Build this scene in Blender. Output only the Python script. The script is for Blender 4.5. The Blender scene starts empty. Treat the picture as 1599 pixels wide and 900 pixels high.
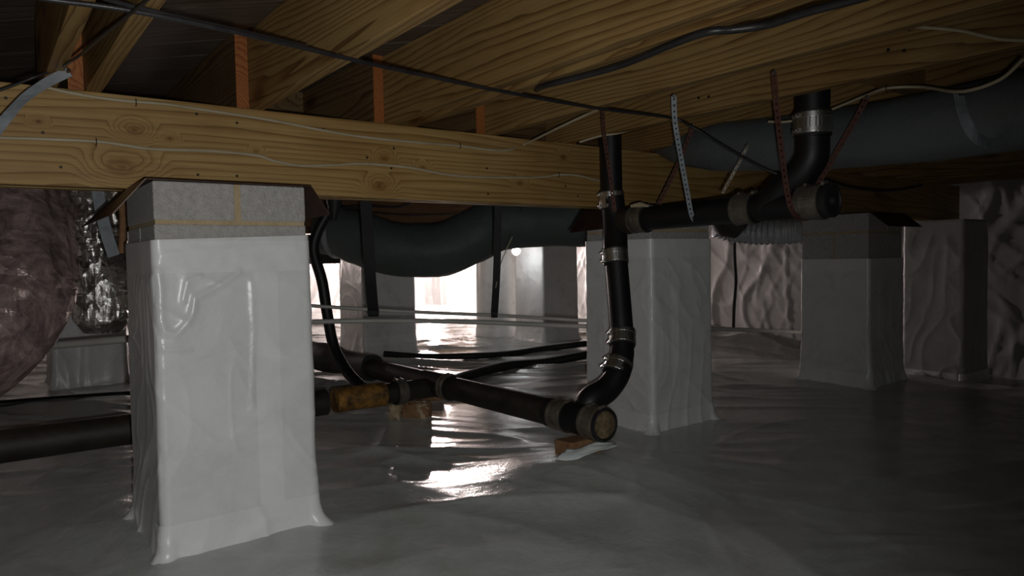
import bpy, math, random
import numpy as np
from mathutils import Vector, Matrix, Quaternion
random.seed(7); rng = np.random.default_rng(7)
sc = bpy.context.scene
col = sc.collection

# ------------------------------------------------------------------ camera
H = 0.763                       # lens height above the ground sheet
FPX = 1108.06                   # focal length in pixels of the 1599 wide frame
YAW, PITCH, ROLL = 0.6446, 0.0424, -0.0186
Fw = Vector((math.sin(YAW)*math.cos(PITCH), math.cos(YAW)*math.cos(PITCH), -math.sin(PITCH)))
R0 = Vector((math.cos(YAW), -math.sin(YAW), 0)); U0 = R0.cross(Fw)
Rt = R0*math.cos(ROLL) + U0*math.sin(ROLL); Up = -R0*math.sin(ROLL) + U0*math.cos(ROLL)
cam = bpy.data.cameras.new('camera'); camo = bpy.data.objects.new('camera', cam); col.objects.link(camo)
cam.sensor_fit = 'HORIZONTAL'; cam.sensor_width = 36; cam.lens = 36*FPX/1599; cam.clip_start = .02
camo.matrix_world = Matrix(((Rt.x,Up.x,-Fw.x,0),(Rt.y,Up.y,-Fw.y,0),(Rt.z,Up.z,-Fw.z,H),(0,0,0,1)))
sc.camera = camo
def at(px, py, u=None, v=None, z=None, d=None):
    """world point seen at a photo pixel, at a given x (u), y (v), height (z) or depth (d)"""
    q = Fw + Rt*((px-799.5)/FPX) - Up*((py-450)/FPX)
    if u is not None: t = u/q.x
    elif v is not None: t = v/q.y
    elif z is not None: t = (z-H)/q.z
    else: t = d
    return Vector((q.x*t, q.y*t, q.z*t+H))

# ------------------------------------------------------------------ world, lights, exposure
w = bpy.data.worlds.new('dark'); sc.world = w; w.use_nodes = True
w.node_tree.nodes['Background'].inputs[0].default_value = (.6,.62,.65,1)
w.node_tree.nodes['Background'].inputs[1].default_value = 0.006
vs = sc.view_settings
vs.view_transform = 'Standard'; vs.look = 'None'; vs.exposure = 0; vs.gamma = 1; vs.use_curve_mapping = False
def light(name, typ, loc, power, color, size=.02, target=None, cone=None):
    l = bpy.data.lights.new(name, typ); l.energy = power; l.color = color; l.shadow_soft_size = size
    o = bpy.data.objects.new(name, l); col.objects.link(o); o.location = loc
    if target is not None: o.rotation_euler = (Vector(target)-Vector(loc)).to_track_quat('-Z','Y').to_euler()
    if cone: l.spot_size = math.radians(cone); l.spot_blend = 1.0
    return o
# the hand torch beside the camera
tl = Vector((0,0,H)) - Up*.035 + Rt*.03
light('torch_light', 'SPOT', tl, 47, (1,.995,.985), .012, at(490,490,d=3), 120)
# string lamps hanging in the far bays
LAMP1 = at(806,392,d=6.2); LAMP2 = at(674,402,d=9.9); LAMP3 = Vector((1.6,8.4,H+.1))
light('lamp_light_one', 'POINT', LAMP1-Vector((0,0,.06)), 1.1, (.86,.93,1), .03)
light('lamp_light_two', 'POINT', LAMP2-Vector((0,0,.06)), 340, (1,.84,.81), .05)
light('lamp_light_three', 'POINT', LAMP3-Vector((0,0,.06)), 40, (1,.82,.77), .05)

# ------------------------------------------------------------------ numpy noise
_G = rng.random((256,256))
def vnoise(x, y):
    xi = np.floor(x).astype(int); yi = np.floor(y).astype(int); fx = x-xi; fy = y-yi
    fx = fx*fx*fx*(fx*(fx*6-15)+10); fy = fy*fy*fy*(fy*(fy*6-15)+10)
    g = lambda a, b: _G[a & 255, b & 255]
    return (g(xi,yi)*(1-fx)+g(xi+1,yi)*fx)*(1-fy) + (g(xi,yi+1)*(1-fx)+g(xi+1,yi+1)*fx)*fy
def ridge(x, y, p=2.5):
    return (1-np.abs(2*vnoise(x,y)-1))**p
def sstep(a, b, x):
    t = np.clip((x-a)/(b-a),0,1); return t*t*(3-2*t)

# ------------------------------------------------------------------ materials
def nt(name):
    m = bpy.data.materials.new(name); m.use_nodes = True
    return m, m.node_tree.nodes, m.node_tree.links, m.node_tree.nodes['Principled BSDF']
def N(ns, t, **kw):
    n = ns.new(t)
    for k, v in kw.items():
        if k in n.inputs: n.inputs[k].default_value = v
        else: setattr(n, k, v)
    return n
def coords(ns, ln, scale=(1,1,1), rot=(0,0,0), rand=True):
    tc = N(ns,'ShaderNodeTexCoord'); mp = N(ns,'ShaderNodeMapping'); mp.inputs['Scale'].default_value = scale; mp.inputs['Rotation'].default_value = rot
    if rand:
        oi = N(ns,'ShaderNodeObjectInfo'); mu = N(ns,'ShaderNodeMath',operation='MULTIPLY'); mu.inputs[1].default_value = 7.3
        ad = N(ns,'ShaderNodeVectorMath',operation='ADD'); ln.new(oi.outputs['Random'], mu.inputs[0])
        cx = N(ns,'ShaderNodeCombineXYZ'); 
        for i in range(3): ln.new(mu.outputs[0], cx.inputs[i])
        ln.new(tc.outputs['Object'], ad.inputs[0]); ln.new(cx.outputs[0], ad.inputs[1]); ln.new(ad.outputs[0], mp.inputs[0])
    else: ln.new(tc.outputs['Object'], mp.inputs[0])
    return mp
def ramp(ns, stops):
    r = N(ns,'ShaderNodeValToRGB'); e = r.color_ramp.elements
    e[0].position, e[0].color = stops[0][0], (*stops[0][1],1); e[1].position, e[1].color = stops[-1][0], (*stops[-1][1],1)
    for p, c in stops[1:-1]:
        n = e.new(p); n.color = (*c,1)
    return r
def simple(name, c1, c2=None, rough=.5, metal=0, scale=8, bump=0, bscale=60, spec=.5, sc3=(1,1,1)):
    m, ns, ln, b = nt(name)
    b.inputs['Roughness'].default_value = rough; b.inputs['Metallic'].default_value = metal; b.inputs['Specular IOR Level'].default_value = spec
    mp = coords(ns, ln, sc3)
    n = N(ns,'ShaderNodeTexNoise',Scale=scale,Detail=5.0,Roughness=.6); ln.new(mp.outputs[0], n.inputs['Vector'])
    r = ramp(ns, [(.3,c1),(.7,c2 or c1)]); ln.new(n.outputs[0], r.inputs[0]); ln.new(r.outputs[0], b.inputs['Base Color'])
    if bump:
        n2 = N(ns,'ShaderNodeTexNoise',Scale=bscale,Detail=4.0,Roughness=.65); ln.new(mp.outputs[0], n2.inputs['Vector'])
        bp = N(ns,'ShaderNodeBump',Strength=bump,Distance=.01); ln.new(n2.outputs[0], bp.inputs['Height']); ln.new(bp.outputs[0], b.inputs['Normal'])
    return m
def wood(name, axis, light_c, mid_c, dark_c, freq=26, knots=True, rough=.55, spots=()):
    m, ns, ln, b = nt(name); b.inputs['Roughness'].default_value = rough; b.inputs['Specular IOR Level'].default_value = .3
    st = [1,1,1]; st[axis] = .09
    mp = coords(ns, ln, st)
    # slow wander of the growth rings
    n = N(ns,'ShaderNodeTexNoise',Scale=3.2,Detail=2.0,Roughness=.45); ln.new(mp.outputs[0], n.inputs['Vector'])
    sb = N(ns,'ShaderNodeVectorMath',operation='SUBTRACT'); ln.new(n.outputs['Color'], sb.inputs[0]); sb.inputs[1].default_value = (.5,.5,.5)
    ms = N(ns,'ShaderNodeVectorMath',operation='SCALE'); ln.new(sb.outputs[0], ms.inputs[0]); ms.inputs['Scale'].default_value = .42
    ad = N(ns,'ShaderNodeVectorMath',operation='ADD'); ln.new(mp.outputs[0], ad.inputs[0]); ln.new(ms.outputs[0], ad.inputs[1])
    w = N(ns,'ShaderNodeTexWave',wave_type='RINGS',rings_direction='XYZ'[axis],wave_profile='SAW'); w.inputs['Scale'].default_value = freq; w.inputs['Distortion'].default_value = 2.2; w.inputs['Detail'].default_value = 2; w.inputs['Detail Scale'].default_value = 1.5
    dmin = None
    if spots:                                    # knots at known places on the board face, grain bends round them
        tcs = N(ns,'ShaderNodeTexCoord'); ms_ = N(ns,'ShaderNodeVectorMath',operation='MULTIPLY'); ms_.inputs[1].default_value = (.62,0,1); ln.new(tcs.outputs['Object'], ms_.inputs[0])
        nz_ = N(ns,'ShaderNodeTexNoise',Scale=14.0,Detail=2.0); ln.new(tcs.outputs['Object'], nz_.inputs['Vector'])
        for (kx, kz, kr) in spots:
            dd = N(ns,'ShaderNodeVectorMath',operation='DISTANCE'); dd.inputs[1].default_value = (kx*.62,0,kz); ln.new(ms_.outputs[0], dd.inputs[0])
            dv = N(ns,'ShaderNodeMath',operation='DIVIDE'); dv.inputs[1].default_value = kr; ln.new(dd.outputs['Value'], dv.inputs[0])
            if dmin is None: dmin = dv
            else:
                mn = N(ns,'ShaderNodeMath',operation='MINIMUM'); ln.new(dmin.outputs[0], mn.inputs[0]); ln.new(dv.outputs[0], mn.inputs[1]); dmin = mn
        ja = N(ns,'ShaderNodeMath',operation='ADD'); ln.new(dmin.outputs[0], ja.inputs[0]); ln.new(nz_.outputs[0], ja.inputs[1]); dmin = ja
        mr = N(ns,'ShaderNodeMapRange',interpolation_type='SMOOTHSTEP'); mr.inputs['From Min'].default_value = .6; mr.inputs['From Max'].default_value = 4.2; mr.inputs['To Min'].default_value = .07; mr.inputs['To Max'].default_value = 0; ln.new(dmin.outputs[0], mr.inputs[0])
        cz = N(ns,'ShaderNodeCombineXYZ'); ln.new(mr.outputs[0], cz.inputs[2]); ln.new(mr.outputs[0], cz.inputs[1]); a3 = N(ns,'ShaderNodeVectorMath',operation='ADD'); ln.new(ad.outputs[0], a3.inputs[0]); ln.new(cz.outputs[0], a3.inputs[1]); ad = a3
    ln.new(ad.outputs[0], w.inputs['Vector'])
    r = ramp(ns, [(0,light_c),(.45,light_c),(.8,mid_c),(.97,dark_c),(1,light_c)]); ln.new(w.outputs[0], r.inputs[0])
    # fibre streaks
    st2 = [60,60,60]; st2[axis] = 1.6
    mp2 = coords(ns, ln, st2); f = N(ns,'ShaderNodeTexNoise',Scale=2.0,Detail=4.0,Roughness=.6); ln.new(mp2.outputs[0], f.inputs['Vector'])
    fr = ramp(ns, [(.3,(.62,.6,.56)),(.7,(1,1,1))]); ln.new(f.outputs[0], fr.inputs[0])
    mx = N(ns,'ShaderNodeMixRGB',blend_type='MULTIPLY'); mx.inputs[0].default_value = .7; ln.new(r.outputs[0], mx.inputs[1]); ln.new(fr.outputs[0], mx.inputs[2])
    # broad stain
    mp3 = coords(ns, ln, (1,1,1)); g = N(ns,'ShaderNodeTexNoise',Scale=2.2,Detail=3.0,Roughness=.6); ln.new(mp3.outputs[0], g.inputs['Vector'])
    gr = ramp(ns, [(.3,(.72,.62,.52)),(.62,(1,1,1))]); ln.new(g.outputs[0], gr.inputs[0])
    m2 = N(ns,'ShaderNodeMixRGB',blend_type='MULTIPLY'); m2.inputs[0].default_value = .8; ln.new(mx.outputs[0], m2.inputs[1]); ln.new(gr.outputs[0], m2.inputs[2])
    last = m2
    if knots:
        sk = [4.2,4.2,4.2]; sk[axis] = 1.7; sk[1-axis if axis < 2 else 0] = .25
        mk = coords(ns, ln, sk); v = N(ns,'ShaderNodeTexVoronoi',Scale=1.0); ln.new(mk.outputs[0], v.inputs['Vector'])
        kr = ramp(ns, [(0,(.12,.06,.03)),(.05,(.3,.18,.10)),(.09,(.5,.36,.25)),(.13,(.8,.7,.6)),(.22,(1,1,1))]); ln.new(v.outputs['Distance'], kr.inputs[0])
        m3 = N(ns,'ShaderNodeMixRGB',blend_type='MULTIPLY'); m3.inputs[0].default_value = .9; ln.new(m2.outputs[0], m3.inputs[1]); ln.new(kr.outputs[0], m3.inputs[2]); last = m3
    if dmin is not None:
        kq = ramp(ns, [(0,(.25,.13,.07)),(.16,(.4,.25,.15)),(.21,(.75,.62,.5)),(.26,(.55,.42,.3)),(.33,(.95,.9,.84)),(.5,(1,1,1))]); dq = N(ns,'ShaderNodeMath',operation='MULTIPLY'); dq.inputs[1].default_value = .2; ln.new(dmin.outputs[0], dq.inputs[0]); ln.new(dq.outputs[0], kq.inputs[0])
        m5 = N(ns,'ShaderNodeMixRGB',blend_type='MULTIPLY'); m5.inputs[0].default_value = .75; ln.new(last.outputs[0], m5.inputs[1]); ln.new(kq.outputs[0], m5.inputs[2]); last = m5
    ln.new(last.outputs[0], b.inputs['Base Color'])
    bp = N(ns,'ShaderNodeBump',Strength=.25,Distance=.002); ln.new(f.outputs[0], bp.inputs['Height']); ln.new(bp.outputs[0], b.inputs['Normal'])
    return m
def poly(name, c, rough=.3, bump=.25, weave=0.05, stain=(.86,.86,.84)):
    m, ns, ln, b = nt(name)
    b.inputs['Specular IOR Level'].default_value = .5
    mp = coords(ns, ln, (1,1,1), rand=False)
    n = N(ns,'ShaderNodeTexNoise',Scale=5.0,Detail=6.0,Roughness=.65,Distortion=.8); ln.new(mp.outputs[0], n.inputs['Vector'])
    r = ramp(ns, [(.3,tuple(a*s for a, s in zip(c, stain))),(.6,c)]); ln.new(n.outputs[0], r.inputs[0]); ln.new(r.outputs[0], b.inputs['Base Color'])
    rr = N(ns,'ShaderNodeMapRange'); rr.inputs['To Min'].default_value = rough*.75; rr.inputs['To Max'].default_value = rough*1.35; ln.new(n.outputs[0], rr.inputs[0]); ln.new(rr.outputs[0], b.inputs['Roughness'])
    n2 = N(ns,'ShaderNodeTexNoise',Scale=16.0,Detail=5.0,Roughness=.6,Distortion=1.5); ln.new(mp.outputs[0], n2.inputs['Vector'])
    bp = N(ns,'ShaderNodeBump',Strength=bump,Distance=.012); ln.new(n2.outputs[0], bp.inputs['Height'])
    mw = coords(ns, ln, (260,260,260), rand=False); v = N(ns,'ShaderNodeTexNoise',Scale=1.0,Detail=1.0); ln.new(mw.outputs[0], v.inputs['Vector'])
    b2 = N(ns,'ShaderNodeBump',Strength=weave,Distance=.002); ln.new(v.outputs[0], b2.inputs['Height']); ln.new(bp.outputs[0], b2.inputs['Normal']); ln.new(b2.outputs[0], b.inputs['Normal'])
    return m
M = {}
M['pine_x'] = wood('pine_beam',0,(.50,.33,.125),(.42,.26,.085),(.26,.14,.045),freq=15)
_k = []
for px, py, kr in ((210,204,.022),(265,217,.011),(192,262,.038),(600,247,.018),(592,291,.026),(400,236,.010),(660,262,.014),(812,286,.016),(880,246,.018),(60,190,.010)):
    q_ = at(px,py,v=2.23); _k.append((q_.x+2.9, q_.z-(.213+H), kr*.62))
M['pine_face'] = wood('pine_beam_front',0,(.50,.33,.125),(.42,.26,.085),(.26,.14,.045),freq=15,knots=False,spots=_k)
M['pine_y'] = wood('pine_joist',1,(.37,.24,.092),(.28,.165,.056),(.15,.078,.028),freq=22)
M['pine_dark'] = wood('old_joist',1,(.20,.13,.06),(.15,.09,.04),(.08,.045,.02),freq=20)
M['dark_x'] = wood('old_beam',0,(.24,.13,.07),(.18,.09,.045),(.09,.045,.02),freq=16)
M['orange_end'] = wood('orange_stained_pine',1,(.46,.17,.05),(.36,.115,.035),(.2,.06,.02),freq=40,knots=False)
M['deck'] = wood('deck_board',0,(.155,.12,.095),(.12,.09,.07),(.08,.055,.04),freq=14,knots=False)
M['sill'] = wood('sill_wood',1,(.22,.11,.05),(.17,.08,.035),(.1,.045,.02),freq=20)
M['wrap'] = poly('white_sheet',(.80,.81,.80),.27,.10,.05)
M['tape'] = poly('white_tape',(.86,.87,.87),.3,.05,.03)
M['floor'] = poly('ground_sheet',(.60,.625,.61),.17,.16,.20,(.78,.77,.74))
M['wall'] = poly('wall_sheet',(.44,.44,.44),.32,.12,.05)
M['block'] = simple('concrete_block',(.50,.48,.45),(.66,.64,.60),.95,0,60,.9,180,.2)
M['mortar'] = simple('tan_mortar',(.44,.34,.20),(.58,.46,.29),.95,0,18,.6,90,.2)
M['shield'] = simple('brown_sheet_metal',(.055,.028,.02),(.10,.05,.035),.45,.3,12,.15,20)
M['abs'] = simple('black_plastic_pipe',(.005,.005,.006),(.010,.009,.009),.5,0,7,.05,40)
M['abs_dirty'] = simple('dirty_black_pipe',(.008,.007,.006),(.038,.030,.019),.6,0,9,.2,40)
M['rubber'] = simple('black_rubber',(.012,.012,.012),(.02,.02,.02),.6,0,10,.1,50)
M['steel'] = simple('stainless_band',(.6,.6,.57),(.8,.8,.77),.34,1,14,.05,40)
M['steel_old'] = simple('dull_band',(.14,.12,.09),(.32,.29,.24),.45,.7,22,.2,60)
M['galv'] = simple('galvanised_strap',(.30,.34,.37),(.46,.51,.54),.42,.2,30,.1,60)
M['rust'] = simple('rusty_strap',(.075,.03,.024),(.15,.06,.04),.75,.2,40,.3,120)
M['rust_joint'] = simple('rust_stained_pipe',(.02,.014,.01),(.45,.22,.04),.6,0,22,.3,60)
M['cap_face'] = simple('grimy_cap',(.05,.035,.02),(.34,.26,.14),.5,.2,32,.3,60)
M['nm'] = simple('cream_cable',(.40,.33,.20),(.54,.47,.33),.5,0,9,0)
M['staple'] = simple('dark_staple',(.03,.025,.02),(.05,.04,.03),.5,.6,9,0)
M['cable'] = simple('black_cable',(.014,.013,.014),(.03,.028,.028),.4,0,20,.1,90)
M['duct'] = poly('grey_duct_jacket',(.12,.15,.145),.5,.35,.05)
M['duct_light'] = poly('pale_duct_jacket',(.135,.155,.155),.45,.3,.05)
M['plenum'] = simple('dark_duct_board',(.03,.028,.025),(.05,.045,.04),.5,.2,10,.1,30)
M['pvc'] = simple('cream_conduit',(.44,.44,.40),(.56,.56,.52),.4,0,9,0)
M['web'] = simple('black_webbing',(.010,.011,.012),(.018,.02,.02),.7,0,20,.2,120)
M['brick'] = simple('brown_wood_block',(.20,.10,.05),(.36,.20,.09),.75,0,22,.4,60)
M['tan'] = simple('tan_masonry_lump',(.30,.20,.10),(.58,.47,.31),.7,0,24,.8,50)
M['paper'] = simple('pale_paper',(.62,.68,.66),(.74,.79,.77),.55,0,12,.3,30)
def foil(name, c1, c2, rough, bs, bstr, metal=1):
    m, ns, ln, b = nt(name); b.inputs['Metallic'].default_value = metal; b.inputs['Roughness'].default_value = rough
    mp = coords(ns, ln, rand=False)
    n = N(ns,'ShaderNodeTexNoise',Scale=9.0,Detail=7.0,Roughness=.7,Distortion=1.2); ln.new(mp.outputs[0], n.inputs['Vector'])
    r = ramp(ns, [(.38,c1),(.62,c2)]); ln.new(n.outputs[0], r.inputs[0]); ln.new(r.outputs[0], b.inputs['Base Color'])
    v = N(ns,'ShaderNodeTexVoronoi',Scale=bs); v.distance = 'MANHATTAN'; ln.new(mp.outputs[0], v.inputs['Vector'])
    n2 = N(ns,'ShaderNodeTexNoise',Scale=bs*.6,Detail=5.0,Roughness=.6,Distortion=1.0); ln.new(mp.outputs[0], n2.inputs['Vector'])
    mx = N(ns,'ShaderNodeMath',operation='ADD'); ln.new(v.outputs['Distance'], mx.inputs[0]); ln.new(n2.outputs[0], mx.inputs[1])
    bp = N(ns,'ShaderNodeBump',Strength=bstr,Distance=.01); ln.new(mx.outputs[0], bp.inputs['Height']); ln.new(bp.outputs[0], b.inputs['Normal'])
    return m
M['foil'] = foil('silver_foil_jacket',(.6,.59,.55),(.9,.89,.85),.36,20,.7)
M['pinkfoil'] = foil('pinkish_film_jacket',(.26,.19,.18),(.62,.47,.44),.30,17,.8,.35)
M['tagfoil'] = foil('torn_foil',(.4,.33,.32),(.7,.62,.6),.25,35,.8)
m, ns, ln, b = nt('lit_bulb'); b.inputs['Emission Color'].default_value = (1,.95,.9,1); b.inputs['Emission Strength'].default_value = 14; M['bulb'] = m

# ------------------------------------------------------------------ object helpers
def org(parent):
    while parent is not None and parent.parent is not None: parent = parent.parent
    return Vector(parent.location) if parent is not None else Vector((0,0,0))
def mesh(name, V, F, mat, parent=None, smooth=False, origin=None, sharp=None):
    V = np.asarray(V, float).reshape(-1,3)
    o0 = org(parent) if parent is not None else (Vector(origin) if origin is not None else Vector((V[:,0].mean(), V[:,1].mean(), V[:,2].min())))
    me = bpy.data.meshes.new(name); me.from_pydata((V-np.array(o0)).tolist(), [], [list(map(int,f)) for f in F]); me.update()
    if smooth:
        me.polygons.foreach_set('use_smooth', [True]*len(me.polygons))
        if sharp: me.set_sharp_from_angle(angle=math.radians(sharp))
    me.materials.append(M[mat] if isinstance(mat, str) else mat)
    ob = bpy.data.objects.new(name, me); col.objects.link(ob)
    if parent is not None: ob.parent = parent
    else: ob.location = o0
    return ob
def tag(o, label=None, cat=None, group=None, kind=None):
    if label: o['label'] = label
    if cat: o['category'] = cat
    if group: o['group'] = group
    if kind: o['kind'] = kind
    return o
def thing(name, loc, label, cat, group=None):
    o = bpy.data.objects.new(name, None); col.objects.link(o); o.location = loc; o.empty_display_size = .05
    return tag(o, label, cat, group)
def struct(o): o['kind'] = 'structure'; return o
def bevel(o, w, seg=2):
    b = o.modifiers.new('bevel','BEVEL'); b.width = w; b.segments = seg; b.limit_method = 'ANGLE'; return o
BF = [(0,3,2,1),(4,5,6,7),(0,1,5,4),(1,2,6,5),(2,3,7,6),(3,0,4,7)]
def box(name, lo, hi, mat, parent=None, bv=0, origin=None, jit=0):
    x0,y0,z0 = lo; x1,y1,z1 = hi
    V = [(x0,y0,z0),(x1,y0,z0),(x1,y1,z0),(x0,y1,z0),(x0,y0,z1),(x1,y0,z1),(x1,y1,z1),(x0,y1,z1)]
    if jit: V = [tuple(c+random.uniform(-jit,jit) for c in p) for p in V]
    o = mesh(name, V, BF, mat, parent, origin=origin)
    if bv: bevel(o, bv)
    return o
def spline(pts, n=8):
    P = [Vector(p) for p in pts]; out = []
    if len(P) < 3: return P
    E = [P[0]*2-P[1]]+P+[P[-1]*2-P[-2]]
    for i in range(1, len(E)-2):
        a,b,c,d = E[i-1],E[i],E[i+1],E[i+2]
        for k in range(n):
            t = k/n; out.append(.5*((2*b)+(c-a)*t+(2*a-5*b+4*c-d)*t*t+(3*b-a-3*c+d)*t**3))
    out.append(P[-1]); return out
def frames(P):
    T = [(P[min(i+1,len(P)-1)]-P[max(i-1,0)]).normalized() for i in range(len(P))]
    a = Vector((0,0,1)) if abs(T[0].z) < .9 else Vector((1,0,0))
    n = (a-T[0]*a.dot(T[0])).normalized(); out = []
    for i, t in enumerate(T):
        if i:
            q = T[i-1].rotation_difference(t); n = q @ n; n = (n-t*n.dot(t)).normalized()
        out.append((t, n, t.cross(n)))
    return out
def tube(name, pts, r, mat, parent=None, seg=16, smooth_n=0, cap=True, fn=None, origin=None):
    """swept pipe; r is a radius or list of radii per given point; fn(theta, s, i) adds to the radius"""
    pts = [Vector(p) for p in pts]; rr = list(r) if hasattr(r,'__len__') else [r]*len(pts)
    if smooth_n:
        Q = spline(pts, smooth_n); R = np.interp(np.linspace(0,len(pts)-1,len(Q)), range(len(pts)), rr)
    else: Q, R = pts, rr
    fr = frames(Q); V = []; F = []; s = 0
    for i, (p, (t, n, b)) in enumerate(zip(Q, fr)):
        if i: s += (Q[i]-Q[i-1]).length
        for k in range(seg):
            th = 2*math.pi*k/seg; rad = R[i] + (fn(th, s, i) if fn else 0)
            V.append(p + (n*math.cos(th)+b*math.sin(th))*rad)
    m_ = len(Q)
    for i in range(m_-1):
        for k in range(seg):
            F.append((i*seg+k, i*seg+(k+1)%seg, (i+1)*seg+(k+1)%seg, (i+1)*seg+k))
    if cap: F.append(tuple(reversed(range(seg)))); F.append(tuple(range((m_-1)*seg, m_*seg)))
    return mesh(name, V, F, mat, parent, smooth=True, origin=origin, sharp=50)
def lathe(name, c, axis, prof, mat, parent=None, seg=40, ripple=0, nrip=0):
    """profile [(distance along axis, radius)] turned round an axis; closed ends where radius is 0"""
    c = Vector(c); t = Vector(axis).normalized(); a = Vector((0,0,1)) if abs(t.z) < .9 else Vector((1,0,0))
    n = (a-t*a.dot(t)).normalized(); b = t.cross(n); V = []; F = []
    for s, r in prof:
        for k in range(seg):
            th = 2*math.pi*k/seg; rad = r + (ripple*math.sin(nrip*th) if r > 0 else 0); V.append(c+t*s+(n*math.cos(th)+b*math.sin(th))*rad)
    for i in range(len(prof)-1):
        for k in range(seg): F.append((i*seg+k,i*seg+(k+1)%seg,(i+1)*seg+(k+1)%seg,(i+1)*seg+k))
    return mesh(name, V, F, mat, parent, smooth=True, sharp=35)
def strap(name, pts, width, mat, parent=None, face=None, holes=False, thick=.0016, n=6, smooth_n=6):
    """flat band through pts; face = direction the flat side looks to; holes punches a row of real holes"""
    Q = spline(pts, smooth_n) if smooth_n and len(pts) > 2 else [Vector(p) for p in pts]
    L = [0]
    for i in range(1,len(Q)): L.append(L[-1]+(Q[i]-Q[i-1]).length)
    step = .0065 if holes else max(.02, L[-1]/60)
    m_ = max(2, int(L[-1]/step)); S = np.linspace(0, L[-1], m_+1); P = [Vector([np.interp(s, L, [q[k] for q in Q]) for k in range(3)]) for s in S]
    face = Vector(face if face is not None else -Fw); V = []; F = []; cols = [-1,-.33,.33,1] if holes else [-1,1]; C = len(cols)
    for i, p in enumerate(P):
        t = (P[min(i+1,m_)]-P[max(i-1,0)]).normalized(); x = t.cross(face).normalized()
        for c in cols: V.append(p+x*c*width/2)
    for i in range(m_):
        for c in range(C-1):
            if holes and c == 1 and i % 3 == 1: continue
            F.append((i*C+c,i*C+c+1,(i+1)*C+c+1,(i+1)*C+c))
    o = mesh(name, V, F, mat, parent); md = o.modifiers.new('thick','SOLIDIFY'); md.thickness = thick; md.offset = 0
    return o
def nail(p, nrm, parent, r=.004):
    return lathe('nail_head', p, nrm, [(0,r),(.0015,r*.9),(.0015,0)], 'staple', parent, seg=10)

# ------------------------------------------------------------------ the setting
U0_, U1_, V0_, V1_ = -3.0, 6.0, -2.5, 10.2
def floor_z(x, y):
    z = -.19*sstep(4.3,5.7,x)*(1-sstep(3.0,4.6,y))
    z = z + .072*np.exp(-((x-1.62)**2/.10+(y-1.80)**2/.07))
    z = z + .03*sstep(4.6,5.6,x)*ridge(x*1.3+4,y*1.6,2)
    return z
PIERS = [(.355,1.967),(2.264,2.036),(3.905,1.934),(.345,5.13),(2.40,5.12),(3.97,4.82)]
def build_floor():
    def axis(a, b, c, fine, coarse):
        out = [a]; 
        while out[-1] < b:
            d = abs(out[-1]-c); out.append(out[-1] + fine + (coarse-fine)*min(1,max(0,(d-1.4)/4)))
        return np.array(out)
    xs = axis(U0_,U1_,1.2,.0125,.05); ys = axis(V0_,V1_,1.9,.0125,.05)
    X, Y = np.meshgrid(xs, ys, indexing='ij')
    c, s = math.cos(math.radians(-42)), math.sin(math.radians(-42))
    A = X*c+Y*s; B = -X*s+Y*c                      # A runs across the view, folds are long in A
    wx = vnoise(A*.8+3,B*1.1+9)*1.6; wy = vnoise(A*1.0+31,B*1.3+5)*1.0
    Z = .026*ridge(A*.55+wx,B*1.5+wy,2.0) + .012*ridge(A*1.4+wx*1.7+20,B*3.4+wy*2+7,3)
    Z += .0035*ridge(A*3.2+wx*3+2,B*6.5+wy*3+3,3) + .0080*ridge(B*2.1+wx*2+50,A*1.3+wy+11,5) + .007*ridge(A*1.1+B*1.3+wx+70,B*4.6-A*.8+wy*1.5,4)
    Z += .03*(vnoise(X*.7+12,Y*.7+3)-.5)
    rough = .75+.6*sstep(2.6,4.2,Y)+.3*sstep(.2,-.6,X)
    Z *= rough*(1-.5*sstep(1.5,2.6,X)*(1-sstep(2.4,3.2,Y)))
    Z += floor_z(X,Y)
    # drawn up against the piers
    for (pu,pv) in PIERS:
        d = np.maximum(np.abs(X-pu-.2),np.abs(Y-pv-.2))-.2
        Z = np.where(d < .3, Z*sstep(-.02,.3,d)+ (0.004+.014*np.exp(-np.clip(d,0,1)/.03))*(1-sstep(-.02,.3,d)), Z)
    n0, n1 = X.shape; V = np.stack([X,Y,Z],-1).reshape(-1,3)
    i, j = np.meshgrid(np.arange(n0-1),np.arange(n1-1),indexing='ij'); a = (i*n1+j).ravel()
    F = np.stack([a,a+n1,a+n1+1,a+1],-1)
    me = bpy.data.meshes.new('floor'); me.vertices.add(len(V)); me.vertices.foreach_set('co', V.ravel())
    me.loops.add(F.size); me.loops.foreach_set('vertex_index', F.ravel().astype(np.int32)); me.polygons.add(len(F))
    me.polygons.foreach_set('loop_start', np.arange(0,F.size,4,dtype=np.int32)); me.update(calc_edges=True); me.validate()
    me.polygons.foreach_set('use_smooth', np.ones(len(F),bool)); me.materials.append(M['floor'])
    o = bpy.data.objects.new('floor', me); col.objects.link(o); struct(o)
    def height(x, y):
        i = int(np.clip(np.searchsorted(xs,x),0,len(xs)-1)); j = int(np.clip(np.searchsorted(ys,y),0,len(ys)-1)); return float(Z[max(i-1,0):i+2,max(j-1,0):j+2].max())
    return height
FH = build_floor()

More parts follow.
